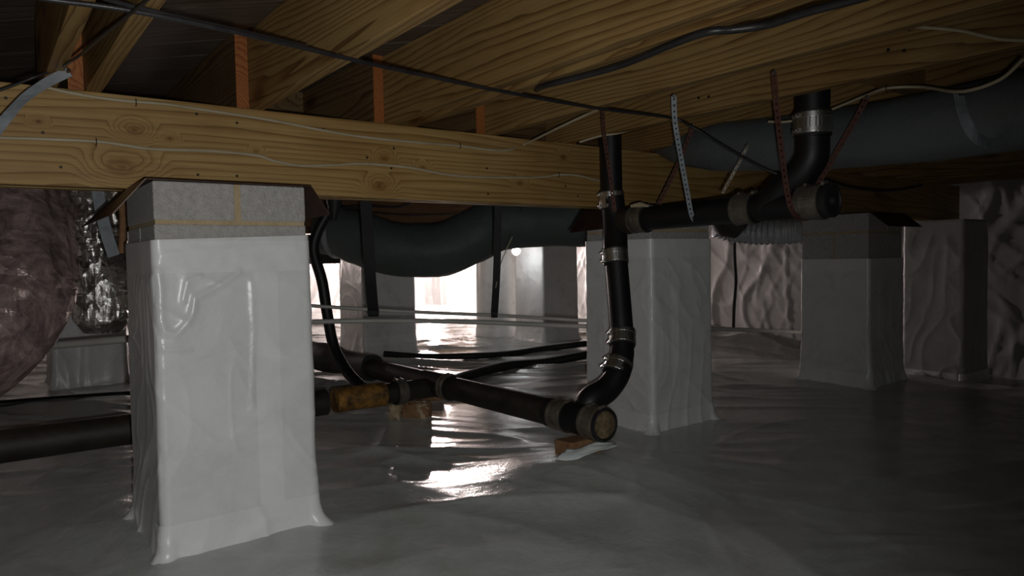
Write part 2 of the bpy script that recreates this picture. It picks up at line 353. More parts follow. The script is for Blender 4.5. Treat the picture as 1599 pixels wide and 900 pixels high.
def sheet_wall(name, p0, p1, z0, z1, inward, nu, nz, amp=.03, seed=0):
    p0 = np.array(p0,float); p1 = np.array(p1,float); L = np.linalg.norm(p1-p0)
    s = np.linspace(0,1,nu); t = np.linspace(0,1,nz); S, T = np.meshgrid(s,t,indexing='ij'); A = S*L; B = T*(z1-z0)
    w = vnoise(A*1.5+seed,B*2+seed)*1.2
    D = amp*(ridge(A*2.6+w*.7+seed,B*.45+w*.3,6)+.55*ridge(A*5.5+w+seed,B*.8+w*.4,8)+.45*ridge(A*6+B*4+w,B*1.2-A+seed,9)+.4*ridge(A*5-B*5+w,B*1.0+A*.5+seed+9,9))
    D += .10*np.exp(-B/.09)*(1+.4*vnoise(A*5,B*0))     # foot of the sheet turned out on to the ground
    P = p0+(p1-p0)*S[...,None]; V = np.zeros((nu,nz,3)); V[...,0] = P[...,0]+inward[0]*D; V[...,1] = P[...,1]+inward[1]*D; V[...,2] = z0+B
    i, j = np.meshgrid(np.arange(nu-1),np.arange(nz-1),indexing='ij'); a = (i*nz+j).ravel()
    return struct(mesh(name, V.reshape(-1,3), np.stack([a,a+nz,a+nz+1,a+1],-1).tolist(), 'wall', smooth=True))
ZW = H+.56
sheet_wall('wall_right',(6.0,V0_),(6.0,V1_),-.26,ZW,(-1,0),620,70,.017,3)
sheet_wall('wall_back',(U0_,V1_),(U1_,V1_),-.06,H+.70,(0,-1),220,40,.04,17)
sheet_wall('wall_left',(U0_,V0_),(U0_,V1_),-.06,H+.70,(1,0),160,30,.04,29)
sheet_wall('wall_front',(U0_,V0_),(U1_,V0_),-.26,H+.70,(0,1),120,20,.03,41)
struct(box('trim_1',(5.93,V0_,H+.50),(6.05,V1_,H+.56),'sill'))
struct(box('trim_2',(5.99,V0_,H+.56),(6.05,V1_,H+.706),'sill'))

# subfloor of diagonal boards: each board is a part of the ceiling
ZB, ZT = .213+H, .4716+H           # underside and top of the girder
ZD = ZT+.235                       # underside of the subfloor
ceil_ = bpy.data.objects.new('ceiling', None); col.objects.link(ceil_); ceil_.location = (0,0,ZD); struct(ceil_)
bw = .142; dirn = np.array([1,-1])/math.sqrt(2); nrm = np.array([1,1])/math.sqrt(2)
def clip_poly(poly_, lo, hi):
    def cut(P, ax, val, keep):
        out = []
        for i in range(len(P)):
            a, b = P[i], P[(i+1)%len(P)]; ia = keep*(a[ax]-val) >= 0; ib = keep*(b[ax]-val) >= 0
            if ia: out.append(a)
            if ia != ib: t = (val-a[ax])/(b[ax]-a[ax]); out.append(a+(b-a)*t)
        return out
    P = poly_
    for ax, val, k in ((0,lo[0],1),(0,hi[0],-1),(1,lo[1],1),(1,hi[1],-1)):
        P = cut(P, ax, val, k)
        if len(P) < 3: return []
    return P
k = int((U0_+V0_)/math.sqrt(2)/bw)-1
while k*bw < (U1_+V1_)/math.sqrt(2):
    a = k*bw+.002; b_ = (k+1)*bw-.002; base = nrm*a; P = [nrm*a+dirn*-14, nrm*b_+dirn*-14, nrm*b_+dirn*14, nrm*a+dirn*14]
    P = clip_poly(P, (U0_,V0_), (U1_,V1_))
    if P:
        zo = random.uniform(0,.003); n_ = len(P)
        V = [(*p,ZD+zo) for p in P]+[(*p,ZD+.019+zo) for p in P]
        F = [tuple(range(n_)), tuple(reversed(range(n_,2*n_)))]+[(i,i+n_,(i+1)%n_+n_,(i+1)%n_) for i in range(n_)]
        # rotate grain: use a rotated object so that local x runs along the board
        ob = mesh('board', V, F, 'deck', ceil_)
        me = ob.data; rot = Matrix.Rotation(math.radians(45),4,'Z'); me.transform(rot); ob.rotation_euler = (0,0,math.radians(-45))
    k += 1
struct(box('trim_3',(U0_,V0_,ZD+.024),(U1_,V1_,ZD+.04),'plenum'))

# ------------------------------------------------------------------ girders
def girder(name, u0, u1, v, label, mat='pine_x'):
    g = thing(name, (u0,v,ZB), label, 'beam', None)
    for k in range(3):
        box('board', (u0,v+k*.0385,ZB+(.002 if k==1 else 0)), (u1,v+k*.0385+.038,ZT-(.002 if k==1 else 0)), ('pine_face' if k == 0 and mat == 'pine_x' else mat), g, .0025)
    return g
GV = 2.23
g1 = girder('wooden_girder', -2.9, 5.86, GV, 'long yellow pine girder resting on the nearest row of wrapped piers')
for px, py in [(9,153),(67,207),(95,261),(307,178),(370,192),(309,273),(370,275),(505,202),(573,246),(611,263),(760,263),(762,303),(902,306),(883,291),(615,232)]:
    p = at(px,py,v=GV); nail(p-Vector((0,.0005,0)), (0,-1,0), g1, .0042)
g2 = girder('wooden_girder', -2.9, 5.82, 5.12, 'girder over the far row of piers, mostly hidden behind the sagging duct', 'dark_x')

# ------------------------------------------------------------------ joists
near = [(.152,.188,'joist face at the top left corner, left of the narrow bay',0),(.251,.289,'narrow joist running up at top left, crossed by two black cables',1),
        (.691,.729,'broad joist right of the leftmost tall orange joist end',1),(1.150,1.188,'joist beside the middle orange joist end, left board of a close pair',1),
        (1.227,1.265,'joist with the thick black cable under its edge, right board of the close pair',1),(1.575,1.613,'long joist with wavy dark grain below the thick black cable',1),
        (1.957,1.993,'joist with two round nail holes, in front of the vertical pipes',1),(2.416,2.452,'short joist seen above the grey duct at upper right',1)]
def joist(u0, u1, v0, v1, mat, label, group=None, end=None, name='floor_joist'):
    o = box(name, (u0,v0,ZT), (u1,v1,ZD), mat, bv=.002); tag(o, label, 'joist', group)
    return o
for u0, u1, lab, k in near:
    o = joist(u0,u1,V0_+.02,2.345,'pine_y', lab)
    if abs(u0-1.957) < .001:
        for px, py in ((1387,78),(1412,79),(1091,153),(1107,151)): nail(at(px,py,u=u0)-Vector((.0005,0,0)),(-1,0,0),o,.005)
for i, u0 in enumerate((2.86,3.31,3.76,4.21,4.66,5.11,5.56)): joist(u0,u0+.038,V0_+.02,2.345,'pine_y','joist hidden above the grey duct at the right side','joists above the right duct')
for u0 in (-.22,-.67,-1.12,-1.57,-2.02): joist(u0,u0+.038,V0_+.02,2.345,'pine_y','joist beyond the left edge of the picture','joists left of the picture')
far = [(.213,'joist end at far left, small and orange, between two sloping joists'),(.652,'leftmost tall orange joist end standing on the girder'),(1.111,'middle orange joist end on the girder, right of the tall one'),(1.536,'right orange joist end on the girder, the short one'),(2.005,'joist end hidden behind the left vertical black pipe'),(2.46,'joist end on the girder between the pipe and the perforated strap')]
for u0, lab in far:
    r = thing('far_floor_joist', (u0,2.25,ZT), lab, 'joist', 'far joists lapped on the girder')
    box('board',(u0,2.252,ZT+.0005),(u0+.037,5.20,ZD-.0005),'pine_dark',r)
    e = box('cut_end',(u0,2.247,ZT+.0005),(u0+.037,2.2518,ZD-.0005),'orange_end',r); e['label'] = 'orange stained sawn end'
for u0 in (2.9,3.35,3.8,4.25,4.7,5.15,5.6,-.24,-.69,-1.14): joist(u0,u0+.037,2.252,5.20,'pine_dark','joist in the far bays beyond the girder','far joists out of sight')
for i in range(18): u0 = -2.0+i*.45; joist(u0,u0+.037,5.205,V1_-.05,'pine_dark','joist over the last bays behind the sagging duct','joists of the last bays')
# dark blocking boards between joists, far side
for (a,b,v,lab) in ((.70,1.11,2.9,'dark board across the bay with a round knot, left of the middle orange end'),(.26,.65,3.6,'dark board across the bay left of the tall orange end'),(1.62,2.0,3.2,'dark board across the bay right of the short orange end')):
    tag(box('blocking_board',(a,v,ZT+.002),(b,v+.038,ZD-.002),'pine_dark'), lab, 'board')
tag(box('blocking_board',(1.9935,1.02,ZT+.02),(2.4155,1.058,ZD-.002),'pine_y'),'short greenish board across the bay above the grey duct','board')

# ------------------------------------------------------------------ piers
W = .40
def ring_pt(t, hw, rc):
    """t 0..4 round a rounded square of half width hw, corner radius rc; starts at the front left corner"""
    t = np.asarray(t)%4; side = np.floor(t).astype(int)%4; f = t-np.floor(t)
    L = 2*(hw-rc); q = rc*math.pi/2; tot = L+q; s = f*tot
    x = np.where(s < q/2, 0, 0.)
    # corner first half, straight, corner second half
    a1 = (s/(q/2))*math.pi/4+math.pi/4
    lx = np.where(s < q/2, -hw+rc-rc*np.cos(a1), np.where(s < q/2+L, -hw+rc+(s-q/2), hw-rc+rc*np.sin((s-q/2-L)/(q/2)*math.pi/4)))
    ly = np.where(s < q/2, -hw+rc-rc*np.sin(a1), np.where(s < q/2+L, -hw, -hw+rc-rc*np.cos((s-q/2-L)/(q/2)*math.pi/4)))
    nx = np.where(s < q/2, -np.cos(a1), np.where(s < q/2+L, 0, np.sin((s-q/2-L)/(q/2)*math.pi/4)))
    ny = np.where(s < q/2, -np.sin(a1), np.where(s < q/2+L, -1, -np.cos((s-q/2-L)/(q/2)*math.pi/4)))
    c = np.array([1,0,-1,0])[side]; d = np.array([0,1,0,-1])[side]
    return c*lx-d*ly, d*lx+c*ly, c*nx-d*ny, d*nx+c*ny
def wrap_surface(cu, cv, hw, seed, zb, amp=1., flare=.004, rc=.018, tape_z=None, creases=()):
    def f(t, z, off=0):
        t = np.asarray(t,float); z = np.asarray(z,float); h = z-zb
        x, y, nx, ny = ring_pt(t, hw, rc)
        a = t*.45; w = vnoise(a*3+seed,z*2.5+seed)*1.3
        d = .0032*ridge(a*4.5+w+seed,z*1.6+w,3)+.0028*ridge(a*9+w*2+seed,z*3.2+w*2,3.5)+.003*ridge(a*5+z*7+w+seed,z*3-a*2,4)
        m = .8+1.6*np.exp(-h/.06)
        if tape_z is not None: m = m*(1-.8*sstep(tape_z-.02,tape_z+.02,z))
        d = d*amp*m
        corner = 1-np.minimum(t%1,1-t%1)*2
        d = d+flare*np.exp(-np.maximum(h,0)/.035)*(.75+.5*vnoise(a*14+seed,a*0+1)) + .036*np.exp(-np.maximum(h,0)/.024)*np.maximum(0,corner-.86)/.14*(.3+.7*vnoise(a*3+seed*2,a*0)+.8*ridge(a*26+seed,h*9+a*3,2))
        d = d+.006*np.exp(-((h-.0)/.25))
        for line, am, wd in creases:                 # (t, z) polylines on the faces
            best = np.full(np.broadcast(t,z).shape, 9.)
            for (t0,z0),(t1,z1) in zip(line[:-1],line[1:]):
                ax, az, bx, bz = t0*.4, z0, t1*.4, z1; px = (np.where(t > 3.5, t-4, t))*.4; dx, dz = bx-ax, bz-az
                k_ = np.clip(((px-ax)*dx+(z-az)*dz)/(dx*dx+dz*dz),0,1); best = np.minimum(best, np.hypot(px-ax-k_*dx, z-az-k_*dz))
            d = d+am*np.exp(-(best/wd)**2)
        d = d+off
        return np.stack([cu+x+nx*d, cv+y+ny*d, z],-1)
    return f
def grid_obj(name, P, mat, parent, closed=False, thick=0):
    n0, n1 = P.shape[:2]; F = []
    for i in range(n0 if closed else n0-1):
        for j in range(n1-1): F.append((i*n1+j,((i+1)%n0)*n1+j,((i+1)%n0)*n1+j+1,i*n1+j+1))
    o = mesh(name, P.reshape(-1,3), F, mat, parent, smooth=True)
    if thick: md = o.modifiers.new('thick','SOLIDIFY'); md.thickness = thick; md.offset = 1
    return o
def pier(u, v, label, seed, wtop, ztop=ZB, flaps='', tapes=(), res=1., zfloor=0., hw=W/2, shield=True, group=None, wrapmat='wrap', courses=True, creases=()):
    cu, cv = u+hw, v+hw
    root = thing('block_pier', (cu,cv,zfloor), label, 'pier', group)
    zt = ztop-.0015 if shield else ztop
    mj = .011; zc = zt; lvl = 0; n = 0
    a, b, c, d = u+.004, u+2*hw-.004, v+.004, v+2*hw-.004
    core = box('mortar',(a+.003,c+.003,zfloor),(b-.003,d-.003,zt-.001),'mortar',root)
    while zc > zfloor+.02 and (lvl < 3):
        h = .0985 if lvl == 0 else .192; z0 = max(zfloor+.001, zc-h)
        if lvl % 2 == 0: bl = [((a,c),(cu-.004+.006*(lvl==0),d)),((cu+.012+.006*(lvl==0),c),(b,d))]
        else: bl = [((a,c),(b,cv-.005)),((a,cv+.005),(b,d))]
        for (p0,p1) in bl: box('concrete_block',(*p0,z0),(*p1,zc),'block',root,.0035)
        zc = z0-mj; lvl += 1
    f = wrap_surface(cu,cv,hw+.004,seed,zfloor,tape_z=wtop[0]-.09,creases=creases)
    nt_, nz_ = int(260*res), int(150*res)
    t = np.linspace(0,4,nt_,endpoint=False); 
    top = np.interp(t%4,[0,1,2,3,4],[wtop[0],wtop[1],wtop[1],wtop[0],wtop[0]])
    S = np.linspace(0,1,nz_)**1.35
    P = np.zeros((nt_,nz_,3))
    for j, s in enumerate(S): P[:,j,:] = f(t, zfloor-.004+(top-zfloor+.004)*s)
    grid_obj('plastic_wrap', P, wrapmat, root, closed=True)
    # tape bands: (t0,t1,z0,z1)
    for (t0,t1,z0,z1) in tapes:
        tt = np.linspace(t0,t1,max(4,int(abs(t1-t0)*60*res))); zz = np.linspace(z0,z1,max(4,int((z1-z0)*140)))
        Q = np.zeros((len(tt),len(zz),3))
        for j, z in enumerate(zz): Q[:,j,:] = f(tt, np.full(len(tt),z), .0011)
        o = grid_obj('tape', Q, 'tape', root); o['label'] = 'smoother whiter tape strip'
    if shield:
        sh = [(u-.012,v-.006,ztop),(u+2*hw+.012,v-.006,ztop),(u+2*hw+.012,v+2*hw,ztop),(u-.012,v+2*hw,ztop)]; V = list(sh); F = [(0,1,2,3)]
        if 'l' in flaps: V += [(u-.085,v+.012,ztop-.088),(u-.115,v+2*hw-.02,ztop-.105)]; F.append((0,3,len(V)-1,len(V)-2))
        if 'r' in flaps: V += [(u+2*hw+.07,v+.008,ztop-.078),(u+2*hw+.08,v+2*hw,ztop-.08)]; F.append((1,len(V)-2,len(V)-1,2))
        if 'f' in flaps: V += [(u+.03,v-.09,ztop-.08),(u+2*hw+.03,v-.09,ztop-.08)]; F.append((0,len(V)-2,len(V)-1,1))
        o = mesh('metal_shield', V, F, 'shield', root); md = o.modifiers.new('thick','SOLIDIFY'); md.thickness = .0022; md.offset = 1
        o['label'] = 'brown termite shield with bent down edges'
    return root
def ft(L, u, v): return [((at(x,y,v=v).x-u)/.4, at(x,y,v=v).z) for x, y in L]
cr1 = [(ft([(246,425),(250,450),(251,500),(258,520),(275,523),(292,505),(300,490),(305,465),(340,448),(372,425)],.355,1.963),.006,.010),
       (ft([(252,400),(300,392),(380,388),(460,384)],.355,1.963),.003,.006),(ft([(256,546),(298,546)],.355,1.963),.004,.006),
       (ft([(286,470),(292,440),(312,432)],.355,1.963),.004,.008),(ft([(392,440),(396,520),(392,640)],.355,1.963),.003,.008)]
p1 = pier(.355,1.967,'nearest wrapped pier at left, bare grey blocks and mortar showing at its top',3,(.062+H,.075+H),flaps='lr',tapes=((-.95,1.02,.062+H-.085,.062+H-.002),(.60,.765,.07,.062+H-.086),(-.2,1.1,.006,.095)),res=1.7,creases=cr1)
p2 = pier(2.264,2.036,'middle wrapped pier standing directly behind the vertical black drain pipe',11,(.07+H,.07+H),flaps='l',tapes=((-1,1,.07+H-.08,.07+H-.002),(.3,.42,.1,.07+H-.081),(-1,1,.005,.085)),res=1.1)
p3 = pier(3.905,1.934,'right wrapped pier in shade with a tall bare block top',23,(-.04+H,-.04+H),flaps='f',tapes=((-1,1,-.04+H-.07,-.04+H-.002),(-1,1,.005,.085)),res=.9)
pD = pier(.345,5.13,'far pier behind the foil duct, seen low at the left edge',31,(H+.1,H+.1),tapes=(),res=.7,shield=False)
pA = pier(2.40,5.12,'far wrapped pier crossed by the wide black strap',37,(H+.1,H+.1),tapes=((-1,1,.09,.16),),res=.7,shield=False,hw=.225)
pC = pier(3.97,4.82,'far wrapped pier just left of the middle pier, right of the lit bulb',43,(H+.1,H+.1),tapes=((-1,1,.005,.09),),res=.7,shield=False)
# pilaster on the right wall carrying the girder end
pP = pier(5.42,2.03,'wrapped wall pilaster at far right under the girder end',53,(ZB-.015,ZB-.015),ztop=ZB-.002,tapes=((-1,1,-.185,-.10),),res=.8,shield=False,zfloor=-.19,wrapmat='wall')
# round wrapped column between the far piers
cB = at(774,400,d=6.85); cB.z = 0
rootB = thing('round_pier', cB, 'far rounded wrapped column below the lit bulb, with clean bright edges', 'pier')
lathe('plastic_wrap', cB, (0,0,1), [(0,.212),(.004,.210),(.05,.204),(.3,.198),(.7,.196),(H+.2,.196),(H+.2,0)], 'wrap', rootB, seg=48, ripple=.0012, nrip=7)
lathe('tape', cB, (0,0,1), [(.02,.210),(.02,.2112),(.10,.2045),(.10,.203)], 'tape', rootB, seg=48)

# ------------------------------------------------------------------ drain pipes
def coupling(c, ax, r, parent, L=.064, mat='steel', old=False):
    c = Vector(c); ax = Vector(ax).normalized(); h = L/2
    s = lathe('coupling', c, ax, [(-h-.006,r*1.02),(-h-.006,r*1.10),(h+.006,r*1.10),(h+.006,r*1.02)], 'rubber', parent)
    lathe('shield_sleeve', c, ax, [(-h,r*1.10),(-h,r*1.14),(h,r*1.14),(h,r*1.10)], mat, s, seg=96, ripple=.0007, nrip=32)
    for e in (-1,1):
        lathe('clamp_band', c+ax*e*(h-.009), ax, [(-.0065,r*1.13),(-.0065,r*1.185),(.0065,r*1.185),(.0065,r*1.13)], mat, s)
        a = Vector((0,0,1)) if abs(ax.z) < .6 else -R0; n = (a-ax*a.dot(ax)).normalized(); n = (n-Fw*.3).normalized(); b = ax.cross(n)
        p = c+ax*e*(h-.009)+n*(r*1.22)
        lathe('clamp_screw', p-b*.013, b, [(0,0),(0,.006),(.02,.006),(.02,.0045),(.027,.0045),(.027,0)], mat, s, seg=10)
    return s
PU = 2.045
Pz = .15+H
top1 = at(953,205,u=2.045)
A1 = [Vector((2.045,top1.y,ZD+.02)), top1, at(955,300,u=2.04), at(960,345,u=2.035)]
B1 = [at(960,345,u=2.035), at(962,400,d=2.77), at(967,460,d=2.74), at(972,525,d=2.70), at(972,550,d=2.67)]
E1 = [at(972,550,d=2.67), at(966,582,d=2.63), at(948,608,d=2.60), at(922,626,d=2.57), Vector((1.74,1.88,-.572+H))]
stack = thing('drain_stack', A1[0], 'left vertical black drain pipe with shiny clamps, dropping from the joists to an elbow', 'pipe')
tube('pipe_length', A1[:3], .0435, 'abs', stack, 28, 0); 
tube('tee_fitting', [A1[2]+(A1[3]-A1[2])*.2, A1[3], B1[1]], .047, 'abs', stack, 28, 4)
tube('pipe_length', B1[1:4], .0435, 'abs', stack, 28, 4)
tube('pipe_length', B1[3:], .0435, 'abs', stack, 28, 4)
tube('elbow', E1, [.0445,.045,.047,.05,.05], 'abs', stack, 28, 6)
coupling(at(955,313,u=2.04),(0,.02,1),.0435,stack)
coupling(at(961,401,d=2.77),B1[1]-B1[2],.0435,stack,.05)
coupling(at(972,528,d=2.70),B1[3]-B1[4],.0435,stack,.056)
coupling(at(965,574,d=2.645),E1[0]-E1[2],.0445,stack,.052)
# upper branch running towards the camera, const x
def onP2(px, py): return Vector((PU, at(px,py,u=PU).y, at(px,py,u=PU).z))
y0 = at(975,342,u=PU).y; yc = at(1300,312,u=PU).y; zc0 = at(1050,338,u=PU).z; zc1 = at(1290,314,u=PU).z
ym = at(1050,338,u=PU).y; yn = at(1290,314,u=PU).y
def p2(y): return Vector((PU,y,zc0+(zc1-zc0)*(ym-y)/(ym-yn)))
branch = thing('branch_drain_pipe', p2(y0), 'upper horizontal black drain pipe hung in straps, ending in a plugged cap at right', 'pipe')
tube('pipe_length',[p2(y0+.03),p2(yc+.02)],.0445,'abs',branch,28)
tube('hub',[p2(y0),p2(y0-.10)],[.055,.049],'abs_dirty',branch,28)
for px, mt in ((1000,'steel_old'),(1165,'steel_old')): coupling(p2(at(px,330,u=PU).y),(0,1,0),.0445,branch,.07,mt)
coupling(p2(at(1270,315,u=PU).y),(0,1,0),.047,branch,.075,'steel_old')
cp = lathe('end_cap', p2(yc+.01), (0,-1,0), [(-.03,.05),(.0,.051),(.012,.051),(.014,.044),(.009,.041),(.009,.016),(.024,.014),(.024,0)], 'rubber', branch); 
# upper right riser
riser = thing('drain_riser', at(1270,140,u=2.05), 'right vertical black drain pipe with a shiny ribbed band, curving into the upper branch', 'pipe')
yr = at(1270,200,u=2.05).y
rp = [Vector((2.05,yr,ZD+.02)), at(1269,160,u=2.05), at(1269,215,u=2.05)]
tube('pipe_length', rp, .050, 'abs', riser, 28)
tube('elbow', [at(1269,215,u=2.05), at(1267,245,u=2.05), at(1253,268,u=2.048), at(1232,288,u=2.046), p2(at(1195,322,u=PU).y)], [.050,.050,.049,.048,.046], 'abs', riser, 28, 6)
coupling(at(1269,194,u=2.05),(0,0,1),.050,riser,.062)
# main drain along the ground
Zm = -.580+H
capY = at(948,665,u=1.70).y
main = thing('main_drain_pipe', (1.70,capY,Zm), 'thick dirty black drain pipe just above the ground, plugged end facing the camera', 'pipe')
def pm(y): return Vector((1.70,y,Zm+.000-.012*(y-capY)/2))
tube('pipe_length',[pm(capY+.03),pm(3.0),pm(4.9)],.052,'abs_dirty',main,30)
tube('tee_fitting',[pm(capY+.05),pm(capY+.30)],.056,'abs',main,30)
coupling(pm(at(880,648,u=1.70).y),(0,1,0),.052,main,.075,'steel_old')
coupling(pm(capY+.055),(0,1,0),.054,main,.07,'steel_old')
lathe('end_cap', pm(capY+.02), (0,-1,0), [(-.03,.056),(0,.058),(.013,.058),(.015,.052),(.006,.049),(.006,0)], 'rubber', main)
lathe('end_plug', pm(capY+.012), (0,-1,0), [(0,.048),(.002,.047),(.006,.03),(.006,.018),(.016,.016),(.016,0)], 'cap_face', main)['label'] = 'grimy brown threaded plug'
hubY = at(692,596,u=1.70).y
coupling(pm(hubY-.05),(0,1,0),.052,main,.05,'steel_old')
tube('hub',[pm(hubY-.02),pm(hubY+.16)],.058,'abs_dirty',main,30)
tube('pipe_sleeve',[pm(y) for y in np.linspace(3.55,4.9,20)],.066,'rubber',main,24,0,fn=lambda th,s,i: .014*float(vnoise(np.array(s*6.),np.array(th*1.2)))+(.012 if i>6 else 0))
# side drain towards the left
side = thing('side_drain_pipe', (1.6,hubY+.07,Zm), 'black drain pipe with an orange rusty joint, running left behind the near pier', 'pipe')
sv = hubY+.07
ps = lambda x: Vector((x,sv+.004*(1.7-x),Zm-.02+.004*(1.7-x)))
tube('pipe_length',[ps(1.16),ps(.3),ps(-1.5),ps(-2.9)],.055,'abs_dirty',side,30)
tube('rusty_joint',[ps(1.20),ps(1.3),ps(1.43)],[.053,.052,.055],'rust_joint',side,24,4)['label'] = 'orange rust stained joint'
tube('pipe_length',[ps(1.43),ps(1.69)],.046,'abs_dirty',side,24)
coupling(ps(1.51),(1,0,0),.05,side,.045,'steel_old')
# black line dropping behind the near pier into the side drain
drop = [at(524,300,d=3.47),at(513,330,d=3.47),at(496,362,d=3.47),at(490,392,d=3.47),at(503,440,d=3.47),at(511,490,d=3.47),at(521,540,d=3.44),at(537,573,d=3.38),at(552,592,d=3.3),at(566,606,d=3.22)]
tag(tube('flexible_drain_hose', drop, .0265, 'abs', None, 18, 6), 'curved black hose dropping just right of the nearest pier', 'hose')
# wedge shaped dark connector at the hose head
tag(tube('hose_bracket',[at(523,298,d=3.4),at(521,345,d=3.4)],[.05,.012],'rubber',None,12),'dark wedge shaped bracket above the curved hose, under the girder','bracket')

# ------------------------------------------------------------------ straps on pipes and ducts
def loop_strap(name, root, top, c, axis, r, width, mat, label, holes=True, back=None, part='strap_leg'):
    c = Vector(c); axis = Vector(axis).normalized(); top = Vector(top)
    up = Vector((0,0,1)); side_ = axis.cross(up).normalized()
    if side_.dot(-Rt) < 0: side_ = -side_
    arc = [c+side_*r*math.cos(a)-up*r*math.sin(a) for a in np.linspace(-.15,math.pi*.55,8)]
    pts = [top, top+(arc[0]-top)*.5]+arc
    return pts
def band(name, label, paths, width, mat, holes, cat='strap', face=None, thick=.0016, sm=5):
    r = thing(name, paths[0][0], label, cat)
    for p in paths: strap('strap_leg', p, width, mat, r, face=face, holes=holes, thick=thick, smooth_n=sm)
    lathe('screw_head', Vector(paths[0][0])-Fw*.002, -Fw, [(0,.006),(.003,.005),(.003,0)], 'steel', r, seg=12)
    return r
band('perforated_strap','pale grey perforated metal strap holding the upper drain pipe',[[at(1052,150,d=2.22),at(1054,190,d=2.26),at(1062,240,d=2.33),at(1073,300,d=2.42),at(1080,336,d=2.47),at(1088,349,d=2.51)]],.0165,'galv',True)
band('perforated_strap','rusty brown perforated strap in front of the right pipe bend',[[at(1208,113,d=1.98),at(1214,180,d=2.02),at(1222,250,d=2.07),at(1230,305,d=2.10),at(1240,334,d=2.13),at(1256,342,d=2.2)]],.0165,'rust',True)
band('perforated_strap','rusty brown strap leaning behind the right riser, up to the joist',[[at(1354,152,d=2.10),at(1338,182,d=2.12),at(1318,217,d=2.14),at(1298,252,d=2.16),at(1276,290,d=2.2)]],.016,'rust',True)
band('perforated_strap','thin rusty strap leaning behind the pale perforated strap',[[at(1082,196,d=2.74),at(1078,208,d=2.75),at(1062,250,d=2.78),at(1043,290,d=2.8),at(1028,320,d=2.82)]],.016,'rust',True)
band('perforated_strap','faint pale strap leaning in front of the grey duct between two pipe straps',[[at(1167,228,d=2.45),at(1150,262,d=2.47),at(1128,302,d=2.5)]],.010,'steel_old',True)
band('perforated_strap','thin brown strap running down along the left vertical pipe',[[at(942,110,d=2.35),at(941,170,d=2.45),at(944,215,d=2.55),at(952,270,d=2.64),at(960,330,d=2.68)]],.014,'rust',True)
band('metal_strap','wide galvanised strap crossing the girder at the top left corner',[[at(108,112,d=1.72),at(75,128,d=1.70),at(40,152,d=1.66),at(12,182,d=1.62),at(-12,214,d=1.62),at(-40,260,d=1.65)]],.026,'galv',False)
band('metal_strap','galvanised strap hanging beside the silver foil duct',[[at(150,280,d=2.45),at(158,330,d=2.45),at(168,370,d=2.45),at(178,400,d=2.45)]],.042,'galv',False)
band('metal_strap','pale metal strap round the grey duct at upper right',[[at(1497,148,d=1.76),at(1503,175,d=1.73),at(1513,200,d=1.72),at(1530,219,d=1.74),at(1556,226,d=1.8)]],.028,'galv',False)

# ------------------------------------------------------------------ conduits and hangers
c1 = [at(-60,550,d=3.0),at(30,544,d=2.98),at(195,530,d=2.98),at(340,516,d=3.2),at(490,503,d=3.2),at(700,502,d=3.35),at(915,510,d=3.5),at(1120,514,d=4.1),at(1250,519,d=4.5),at(1400,524,d=4.9)]
tag(tube('conduit', c1, [.016]*4+[.0115]*6, 'pvc', None, 14, 6),'lower cream plastic pipe held by the black hangers, running across the picture','pipe')
c2 = [at(380,470,d=3.3),at(490,478,d=3.32),at(640,487,d=3.42),at(780,493,d=3.5),at(915,501,d=3.58),at(1010,505,d=3.75)]
tag(tube('conduit', c2, .0085, 'pvc', None, 12, 6),'thinner upper cream plastic pipe just above the other','pipe')
def hanger(pts, width, label, mat='web'):
    r = thing('webbing_hanger', pts[0], label, 'strap')
    strap('webbing', pts, width, mat, r, thick=.004)
    e = Vector(pts[-1]); lathe('webbing_loop', e-Rt*width*.45, Rt, [(0,.0),(0,.02),(width*.9,.02),(width*.9,0)], mat, r, seg=16)
hanger([at(570,296,d=3.1),at(574,360,d=3.12),at(578,430,d=3.15),at(583,488,d=3.25)],.050,'wide black strap hanging under the girder left of the bright opening')
hanger([at(778,306,d=3.25),at(777,380,d=3.27),at(775,440,d=3.3),at(772,490,d=3.37)],.034,'narrower dark strap hanging in front of the rounded column')
tag(tube('hanging_wire',[at(800,370,d=3.3),at(790,392,d=3.3),at(781,415,d=3.3),at(774,450,d=3.3)],.0022,'nm',None,8,4),'thin pale wire beside the narrower dark strap','wire')
tag(tube('string_wire',[at(811,300,d=4.9),at(813,335,d=4.9),at(812,365,d=4.95),at(808,384,d=5.0)],.005,'cable',None,8,4),'thin dark cord hanging in front of the duct above the bulb','cord')

# lamps
def lamp(p, label):
    r = thing('hanging_bulb', p, label, 'lamp')
    lathe('bulb', p, (0,0,1), [(-.040,0),(-.037,.014),(-.022,.032),(0,.040),(.018,.030),(.028,.015),(.034,.013)], 'bulb', r, seg=24)
    lathe('socket', p, (0,0,1), [(.034,.015),(.034,.018),(.075,.018),(.075,.006),(.08,0)], 'rubber', r, seg=20)
    tube('cord',[p+Vector((0,0,.078)),Vector((p.x,p.y,ZD-.001))],.004,'cable',r,8)
lamp(LAMP1,'small bright white bulb hanging between the rounded column and the far pier')
lamp(LAMP2,'bright bulb hidden behind the lowest part of the sagging duct')
lamp(LAMP3,'bright bulb in the last bay behind the nearest pier')

